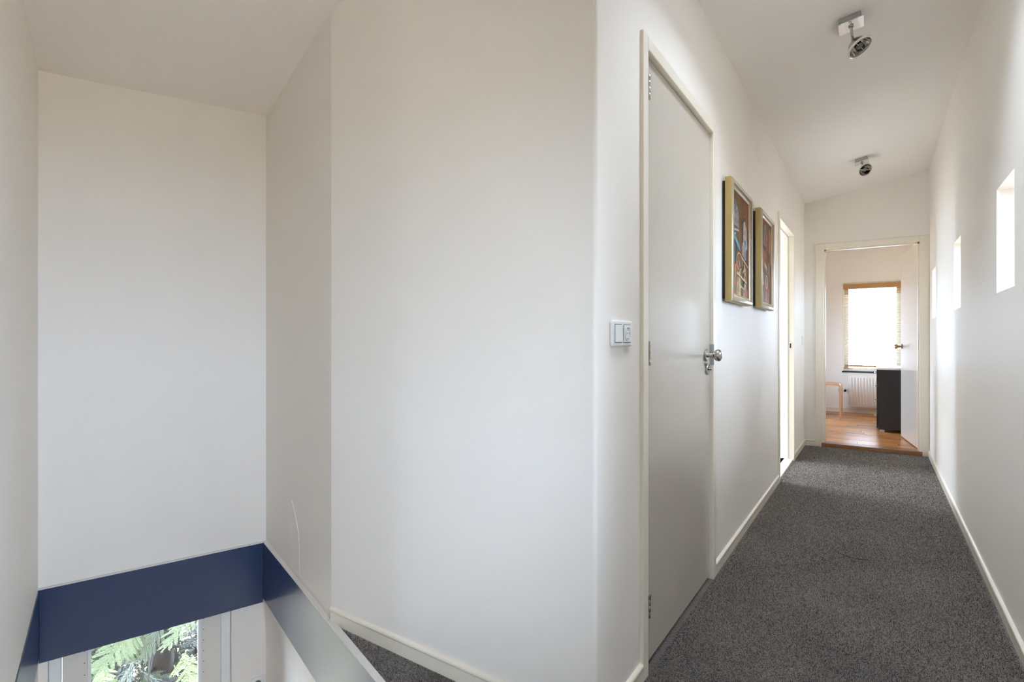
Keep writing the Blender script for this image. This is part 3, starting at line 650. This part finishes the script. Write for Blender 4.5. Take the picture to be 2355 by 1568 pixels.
def design_a(img, U, V, S, fill, line, ell, nz, rng):
    base = nz(6, 8)[..., None]; img[:] = S(150, 108, 52) * base + S(96, 58, 26) * (1 - base)
    m = U > .88; img[m] = S(120, 30, 14); fill([(.6, .0), (1, 0), (1, .3), (.8, .22)], S(140, 80, 30))
    for k in range(34):                               # long streaks of robes
        u = rng.uniform(.02, .95); c = [S(206, 186, 140), S(70, 46, 28), S(160, 104, 52), S(118, 62, 30), S(190, 160, 110)][k % 5]
        fill([(u, rng.uniform(.58, .75)), (u + .05, rng.uniform(.6, .72)), (u + .07 + rng.uniform(-.1, .1), 1), (u + rng.uniform(-.08, .02), 1)], c)
    fill([(.06, .12), (.2, .08), (.38, .16), (.36, .30), (.22, .36), (.06, .30)], S(120, 124, 128)); fill([(.06, .14), (.16, .10), (.18, .2), (.08, .26)], S(36, 34, 38))
    for k in range(12): u = .07 + k * .026; line((u, .15 + .02 * (k % 3)), (u + .02, .33), .008, S(205, 198, 180) if k % 2 else S(56, 60, 74))
    fill([(.06, .34), (.34, .33), (.28, .42), (.10, .43)], S(64, 98, 128)); line((.02, .385), (.40, .36), .009, S(214, 198, 160)); line((.02, .44), (.22, .41), .008, S(214, 198, 160))
    fill([(.02, .45), (.30, .50), (.26, .70), (.04, .72)], S(26, 36, 52)); fill([(.10, .50), (.22, .52), (.20, .70), (.12, .70)], S(84, 116, 136))
    fill([(.0, .40), (.10, .40), (.56, .53), (.48, .57)], S(98, 160, 186)); line((.02, .455), (.5, .575), .008, S(22, 18, 18))
    fill([(.60, .28), (.74, .22), (.90, .32), (.92, .48), (.80, .52), (.62, .46)], S(196, 186, 168)); fill([(.60, .28), (.68, .24), (.68, .44), (.62, .46)], S(30, 24, 26))
    for k in range(8): u = .66 + k * .032; line((u, .27 + .01 * (k % 2)), (u + .02, .47), .007, S(90, 84, 84) if k % 2 else S(226, 214, 190))
    fill([(.72, .42), (.84, .41), (.82, .62), (.74, .62)], S(120, 178, 208)); fill([(.60, .48), (.72, .47), (.72, .60), (.58, .62)], S(188, 150, 128))
    line((.46, .16), (.52, .46), .012, S(60, 48, 24)); line((.52, .27), (.80, .19), .014, S(44, 54, 60))
    line((.5, .5), (.56, .70), .02, S(120, 24, 16)); fill([(.9, .3), (1, .28), (1, .7), (.93, .66)], S(126, 34, 16))
    for k in range(3): line((.58, .585 + k * .022), (.98, .655 + k * .022), .007, S(28, 20, 16) if k % 2 == 0 else S(226, 214, 186))
    fill([(.0, .66), (.18, .69), (.22, .74), (.02, .75)], S(186, 44, 22)); line((.28, .70), (.28, .84), .014, S(170, 50, 26))
    ell(.44, .66, .17, .09, S(206, 180, 130), .72)
    for k in range(14):
        u = .3 + rng.uniform(0, .5); v = .66 + rng.uniform(0, .14); line((u, v), (u + rng.uniform(-.1, .12), v + rng.uniform(.02, .08)), .008, [S(222, 206, 178), S(40, 26, 24), S(196, 120, 110), S(110, 30, 24)][k % 4])
    line((.30, .785), (.86, .845), .012, S(222, 208, 160)); line((.32, .80), (.86, .86), .006, S(30, 22, 16)); line((.46, .895), (.70, .915), .009, S(220, 206, 160))
    fill([(.62, .84), (.74, .85), (.70, .91), (.60, .90)], S(70, 18, 20))
    for u, v in ((.12, .80), (.14, .865), (.55, .87), (.2, .94), (.66, .95), (.88, .885), (.84, .98)): line((u - .05, v), (u + .06, v - .01), .012, S(74, 134, 114))
    fill([(.74, .90), (.94, .91), (.95, 1), (.78, 1)], S(190, 128, 120))
def design_b(img, U, V, S, fill, line, ell, nz, rng):
    base = nz(5, 7)[..., None]; img[:] = S(150, 92, 40) * base + S(112, 48, 22) * (1 - base)
    fill([(.0, 0), (.6, 0), (.4, .2), (.2, .34), (0, .36)], S(34, 22, 20)); fill([(.78, .05), (1, .1), (1, .62), (.86, .56), (.80, .3)], S(176, 130, 62))
    ell(.42, .17, .34, .17, S(150, 36, 18), .62); ell(.50, .09, .2, .06, S(84, 92, 48))
    fill([(.24, .09), (.40, .05), (.56, .09), (.62, .26), (.48, .34), (.28, .28)], S(112, 84, 70)); fill([(.34, .06), (.48, .06), (.50, .18), (.36, .19)], S(196, 178, 140))
    for k in range(7): line((.34, .07 + k * .018), (.50, .075 + k * .018), .005, S(90, 70, 50))
    for k in range(8): u = .26 + k * .045; line((u, .18), (u + .02, .30), .012, [S(176, 120, 96), S(70, 46, 44), S(206, 180, 160), S(120, 60, 40)][k % 4])
    line((.08, .30), (.46, .37), .02, S(44, 40, 34)); line((.46, .37), (.5, .45), .014, S(200, 150, 130))
    fill([(.1, .32), (.4, .40), (.36, .55), (.06, .60)], S(168, 116, 66)); fill([(.5, .34), (.86, .36), (.84, .50), (.56, .52)], S(120, 60, 30))
    fill([(.38, .50), (.58, .56), (.62, .60), (.40, .56)], S(206, 200, 186)); fill([(.34, .55), (.66, .61), (.64, .68), (.34, .62)], S(78, 74, 64)); line((.34, .56), (.66, .63), .008, S(196, 158, 90))
    ell(.20, .72, .11, .08, S(206, 186, 134)); ell(.20, .71, .07, .06, S(96, 106, 116)); ell(.56, .74, .11, .09, S(214, 196, 144)); ell(.56, .735, .07, .07, S(96, 104, 106))
    line((.84, .52), (.80, .72), .014, S(206, 160, 96)); line((.74, .50), (.72, .62), .012, S(216, 196, 150))
    for k in range(22):
        u = rng.uniform(.0, .95); c = [S(140, 46, 22), S(160, 104, 50), S(112, 66, 34), S(186, 136, 70), S(98, 84, 54)][k % 5]
        fill([(u, rng.uniform(.80, .9)), (u + .07, rng.uniform(.80, .88)), (u + .08, 1), (u - .02, 1)], c)
    fill([(.86, .5), (1, .5), (1, .68), (.9, .66)], S(104, 22, 12))
PMAT = mat('oil_paint', (0.3, 0.2, 0.1), 0.5, spec=0.25); va = N(PMAT, 'ShaderNodeVertexColor'); va.layer_name = 'paint'; L(PMAT, va.outputs[0], bsdf(PMAT).inputs['Base Color']); add_bump(PMAT, 160, 0.25, 0.001)
GOLDS = mat('gilt_side', (0.40, 0.29, 0.10), 0.42, metal=0.35); mottle(GOLDS, (0.30, 0.21, 0.07), (0.46, 0.34, 0.13), 10, (1, 1, .15)); 
CHAMP = mat('champagne_moulding', (0.46, 0.39, 0.28), 0.34, metal=0.4); BEADD = mat('moulding_groove', (0.12, 0.10, 0.07), 0.6)
def painting(y0, y1, z0, z1, design, seed, label):
    t = thing('painting', (XL, (y0 + y1) / 2, z0), label, 'painting', 'framed paintings on the corridor wall')
    xb_, xf = XL + .016, XL + .052
    def ring(prof, ins0):                              # prof: (inset from the outer edge, x)
        mb = MB(); path = []
        for sy, sz, yy, zz in ((1, 1, y0, z0), (-1, 1, y1, z0), (-1, -1, y1, z1), (1, -1, y0, z1)):
            path.append(((0, yy, zz), (0, sy, sz), (1, 0, 0)))
        return mb.sweep(prof, path, closed=True)
    fr = ring([(0, xb_), (0, xf - .010), (.004, xf - .004), (.004, xb_)], 0).build('frame', GOLDS, t, smooth=True)
    ring([(.003, xb_), (.003, xf - .005), (.008, xf), (.018, xf + .002), (.024, xf - .002), (.024, xb_)], 0).build('frame_moulding', CHAMP, fr, smooth=True)
    ring([(.024, xb_), (.024, xf - .008), (.027, xf - .006), (.030, xf - .008), (.030, xf - .011), (.033, xf - .009), (.036, xf - .012), (.042, xf - .014), (.042, xb_)], 0).build('inner_slip', CHAMP, fr, smooth=False)
    # beaded edge
    mb = MB()
    for a, b in (((y0 + .027, z0 + .027), (y0 + .027, z1 - .027)), ((y1 - .027, z0 + .027), (y1 - .027, z1 - .027)), ((y0 + .027, z0 + .027), (y1 - .027, z0 + .027)), ((y0 + .027, z1 - .027), (y1 - .027, z1 - .027))):
        ln = math.hypot(b[0] - a[0], b[1] - a[1]); n_ = int(ln / .0095)
        for i in range(n_):
            k = (i + .5) / n_; cy, cz = a[0] + (b[0] - a[0]) * k, a[1] + (b[1] - a[1]) * k; s = .0031
            mb.lathe([(s, 0), (s * .8, .0022), (0, .0034)], (xf - .0075, cy, cz), (1, 0, 0), 6)
    mb.build('beading', CHAMP, fr, kind='stuff')
    ring([(.015, XL), (.015, xb_ + .001), (.035, xb_ + .001), (.035, XL)], 0).build('stretcher', DARK, t)
    ins = .040; w, h = 96, 150; col = canvas_colours(w, h, seed, design)
    ys = np.linspace(y0 + ins, y1 - ins, w + 1); zs_ = np.linspace(z1 - ins, z0 + ins, h + 1)
    vv = [(xf - .015, a, b) for b in zs_ for a in ys]
    ff = [(j * (w + 1) + i, (j + 1) * (w + 1) + i, (j + 1) * (w + 1) + i + 1, j * (w + 1) + i + 1) for j in range(h) for i in range(w)]
    me = bpy.data.meshes.new('canvas'); me.from_pydata(vv, [], ff); me.materials.append(PMAT)
    at = me.color_attributes.new('paint', 'FLOAT_COLOR', 'CORNER'); c4 = np.ones((h * w, 4, 4), np.float32); c4[:, :, :3] = col.reshape(-1, 1, 3); at.data.foreach_set('color', c4.ravel())
    o = bpy.data.objects.new('canvas', me); COL.objects.link(o); o.parent = t; o.matrix_parent_inverse = Matrix.Translation(-t.location)
painting(2.774, 3.286, 1.297, 1.908, design_a, 3, 'gilt framed abstract figure painting with pale blue strokes beside the tall door')
painting(3.577, 4.076, 1.306, 1.920, design_b, 5, 'gilt framed rust and ochre abstract figure painting beside the open doorway')

# ------------------------------------------------------------------ carpet pile, loose fibres, crumbs
rng = np.random.default_rng(11)
def pile(n, region, name, hgt, wid, m, parent):
    p = region(n); n = len(p); a = rng.uniform(0, 2 * np.pi, n); l = hgt * rng.uniform(.5, 1.2, n); lean = rng.uniform(.3, 1.3, n); la = rng.uniform(0, 2 * np.pi, n)
    w = wid * rng.uniform(.6, 1.3, n); v = np.zeros((n, 3, 3), np.float32)
    v[:, 0, 0] = p[:, 0] - np.cos(a) * w; v[:, 0, 1] = p[:, 1] - np.sin(a) * w; v[:, 1, 0] = p[:, 0] + np.cos(a) * w; v[:, 1, 1] = p[:, 1] + np.sin(a) * w
    v[:, 2, 0] = p[:, 0] + np.cos(la) * l * lean * .6; v[:, 2, 1] = p[:, 1] + np.sin(la) * l * lean * .6; v[:, 2, 2] = l / np.sqrt(1 + lean ** 2 * .4)
    me = bpy.data.meshes.new(name); me.vertices.add(n * 3); me.vertices.foreach_set('co', v.ravel()); me.loops.add(n * 3); me.loops.foreach_set('vertex_index', np.arange(n * 3, dtype=np.int32))
    me.polygons.add(n); me.polygons.foreach_set('loop_start', np.arange(0, n * 3, 3, dtype=np.int32)); me.update(); me.validate(); me.materials.append(m)
    o = bpy.data.objects.new(name, me); COL.objects.link(o); o.parent = parent; o['kind'] = 'stuff'; return o
def reg(n):
    k = int(n * .82); a = np.stack([rng.uniform(XL + .012, XR - .012, k), 1.0 + (rng.random(k) ** 1.25) * (YE - 1.05)], 1)
    a[:, 0] = np.round(a[:, 0] / .0052) * .0052 + rng.normal(0, .0011, k); a[:, 0] = np.clip(a[:, 0], XL + .012, XR - .011)
    b = np.stack([rng.uniform(-1.9, XL, n - k), rng.uniform(.75, YM - .01, n - k)], 1); b = b[(b @ np.array([RX, RY])) > RW + .012]
    return np.concatenate([a, b])
pile(330000, reg, 'carpet_pile', .0075, .0011, PILE, floor)
mb = MB()
def fibre(x, y, ln, a, lift):
    pts = []; c = random.uniform(-2.5, 2.5)
    for k in range(5):
        t = k / 4; pts.append((x + math.cos(a + c * t) * ln * t, y + math.sin(a + c * t) * ln * t, .004 + lift * math.sin(math.pi * t) + .003 * t))
    for k in range(4):
        p, q_ = pts[k], pts[k + 1]; mb.poly([(p[0], p[1], p[2]), (q_[0], q_[1], q_[2]), (q_[0] + .0003, q_[1] + .0003, q_[2] + .0006), (p[0] + .0003, p[1] + .0003, p[2] + .0006)])
for i in range(420): fibre(random.uniform(XL + .03, XR - .03), random.uniform(1.3, 4.6), random.uniform(.006, .022), random.uniform(0, 6.28), .004)
for i in range(420): fibre(XR - .0145, random.uniform(2.4, 4.8), random.uniform(.006, .018), random.uniform(2.5, 3.8), .005)
for i in range(300): fibre(XL + .0145, random.uniform(2.62, 4.5), random.uniform(.006, .016), random.uniform(-.7, .7), .005)
mb.build('loose_fibres', FUZZ, floor, kind='stuff')
mb = MB(); mb.lathe([(.0, -.001), (.006, .0), (.008, .004), (.005, .009), (0, .010)], (-.481, 5.75, .003), (.1, .1, 1), 7)
o = mb.build('crumb', DARK, label='tiny black crumb on the carpet near the far corner', category='crumb')
mb = MB(); mb.tube([(-.195, 3.30, .008), (-.16, 3.235, .0085), (-.115, 3.20, .0085), (-.065, 3.20, .008), (-.03, 3.215, .008)], .0012, 5)
o = mb.build('thread', DARK, label='thin dark thread curled on the corridor carpet', category='thread')

# ------------------------------------------------------------------ outdoors
GROUND = mat('pale_gravel_ground', (0.54, 0.44, 0.32), 0.95); mottle(GROUND, (0.50, 0.405, 0.29), (0.58, 0.475, 0.35), 1.5)
MB().box(-40, 40, -40, 40, -3.4, -3.2).build('ground', GROUND, kind='structure')
BARK = mat('bark', (0.012, 0.008, 0.005), 0.9); add_bump(BARK, 30, .6, .01)
NEEDLE = mat('spruce_needles', (0.1, 0.15, 0.05), 0.6)
oi = N(NEEDLE, 'ShaderNodeObjectInfo'); rp = N(NEEDLE, 'ShaderNodeValToRGB')
cr = rp.color_ramp; cr.elements[0].position = 0; cr.elements[0].color = (0.012, 0.018, 0.004, 1); cr.elements[1].position = 1; cr.elements[1].color = (0.072, 0.090, 0.027, 1)
e = cr.elements.new(.5); e.color = (0.036, 0.050, 0.014, 1)
L(NEEDLE, oi.outputs['Random'], rp.inputs[0]); L(NEEDLE, rp.outputs[0], bsdf(NEEDLE).inputs['Base Color'])
NEEDLE2 = mat('shaded_inner_needles', (0.016, 0.022, 0.008), 0.7); mottle(NEEDLE2, (0.010, 0.009, 0.005), (0.026, 0.036, 0.013), 6)  # darker needle colour with the crown's inner shade put into it
tx, ty = st(6.1, .45)
tree = thing('spruce_tree', (tx, ty, -3.2), 'pale green spruce with feathery sprays outside the stair window', 'tree')
MB().tube([(tx, ty, -3.22), (tx + .03, ty, -1.5), (tx, ty + .03, .5), (tx, ty, 2.0)], [.12, .10, .07, .02], 10).build('trunk', BARK, tree, smooth=True)
def spray_mesh(seed):
    rd_ = random.Random(seed); mb = MB(); ln = .30
    def leaf(p, d, l, w, up):
        d = Vector(d).normalized(); s = d.cross(Vector(up)).normalized() * w; p = Vector(p)
        mb.poly([p, p + d * l * .45 + s, p + d * l, p + d * l * .45 - s])
    def branchlet(p, d, l):
        d = Vector(d).normalized(); n_ = max(6, int(l / .008)); side = d.cross(Vector((0, 0, 1))).normalized()
        for k in range(n_):
            f_ = k / n_; q_ = Vector(p) + d * l * f_; nl = .026 * (1 - .55 * f_) * rd_.uniform(.8, 1.2)
            for s_ in (-1, 1): leaf(q_, d * .75 + side * s_ * .8 + Vector((0, 0, rd_.uniform(-.15, .3))), nl, .0046, (0, 0, 1))
        leaf(Vector(p) + d * l * .98, d, .016, .003, (0, 0, 1))
        mb.tube([Vector(p), Vector(p) + d * l], .0016, 3)
    branchlet((0, 0, 0), (1, 0, -.05), ln)
    for k in range(5):
        f_ = .12 + k * .16; l = .155 * (1 - .6 * f_) * rd_.uniform(.85, 1.15)
        for s_ in (-1, 1): branchlet((ln * f_, 0, -.05 * ln * f_), (.75, s_ * .72, rd_.uniform(-.25, .1)), l)
    return mb
protos = [spray_mesh(k).build('leaf_spray', NEEDLE, tree) for k in range(3)]
random.seed(21)
for i in range(290):
    if i < 3: o = protos[i]
    else: o = protos[i % 3].copy(); COL.objects.link(o)
    s_, r_, z_ = random.uniform(4.35, 6.0), random.uniform(-.75, 1.5), random.uniform(-2.5, -.35)
    x, y = st(s_, r_); yaw = math.atan2(-SY, -SX) + random.uniform(-1.2, 1.2)
    sc = random.uniform(.75, 1.25)
    o.matrix_parent_inverse = Matrix()
    o.parent = tree
    M = Matrix.Translation((x, y, z_)) @ Matrix.Rotation(yaw, 4, 'Z') @ Matrix.Rotation(random.uniform(.1, .9), 4, 'Y') @ Matrix.Rotation(random.uniform(-.6, .6), 4, 'X') @ Matrix.Scale(sc, 4)
    o.matrix_basis = Matrix.Translation(-tree.location) @ M
mb = MB(); src = [(np.array(p.data.vertices.foreach_get and [v.co[:] for v in p.data.vertices]), [tuple(f.vertices) for f in p.data.polygons]) for p in protos]
for i in range(620):
    up = i >= 420  # upper sprays out of view, added to shade the ones below
    s_, r_, z_ = (random.uniform(5.6, 7.6), random.uniform(-1.4, 2.4), random.uniform(-3.0, .2)) if not up else (random.uniform(3.9, 6.6), random.uniform(-1.4, 2.2), random.uniform(-.1, 1.6))
    x, y = st(s_, r_); sc = random.uniform(1.3, 2.0)
    M = Matrix.Translation((x, y, z_)) @ Matrix.Rotation(math.atan2(-SY, -SX) + random.uniform(-1.4, 1.4), 4, 'Z') @ Matrix.Rotation(random.uniform(-.1, .9), 4, 'Y') @ Matrix.Rotation(random.uniform(-.7, .7), 4, 'X') @ Matrix.Scale(sc, 4)
    v_, f_ = src[i % 3]; v2 = v_ @ np.array(M.to_3x3()).T + np.array(M.translation); b = len(mb.v)
    mb.v += [tuple(q_) for q_ in v2]; mb.f += [tuple(b + k for k in f) for f in f_]
me = bpy.data.meshes.new('foliage'); me.from_pydata(mb.v, [], mb.f); me.materials.append(NEEDLE2)
o = bpy.data.objects.new('foliage', me); COL.objects.link(o); o.parent = tree; o.matrix_parent_inverse = Matrix.Translation(-tree.location); o['kind'] = 'stuff'
for i in range(16):
    z = -2.6 + i * .16; a = math.atan2(-SY, -SX) + random.uniform(-.9, .9); l = random.uniform(.9, 1.5)
    MB().tube([(tx, ty, z), (tx + math.cos(a) * l * .5, ty + math.sin(a) * l * .5, z + .05), (tx + math.cos(a) * l, ty + math.sin(a) * l, z - .08)], [.016, .011, .004], 6).build('branch', BARK, tree, smooth=True)

COPPER = mat('copper_leaves', (0.022, 0.010, 0.010), 0.6)
sh = thing('copper_shrub', (.55, 13.6, -3.2), 'dark reddish shrub seen through the slats of the far window', 'shrub')
MB().tube([(.55, 13.6, -3.22), (.55, 13.6, -1.0), (.5, 13.6, .3)], [.07, .05, .02], 8).build('trunk', BARK, sh, smooth=True)
mb = MB()
for i in range(2600):
    a, b_, r = random.uniform(0, 6.28), random.uniform(-1, 1), random.random() ** .5
    c = Vector((.55 + math.cos(a) * r * .62 * math.sqrt(1 - b_ * b_), 13.6 + math.sin(a) * r * .6 * math.sqrt(1 - b_ * b_), -.15 + b_ * r * 1.0))
    d = Vector((random.gauss(0, 1), random.gauss(0, 1), random.gauss(0, 1))).normalized(); e = d.cross(Vector((random.random(), .3, 1))).normalized()
    mb.poly([c, c + d * .05 + e * .025, c + d * .10, c + d * .05 - e * .025])
mb.build('foliage', COPPER, sh, kind='stuff')
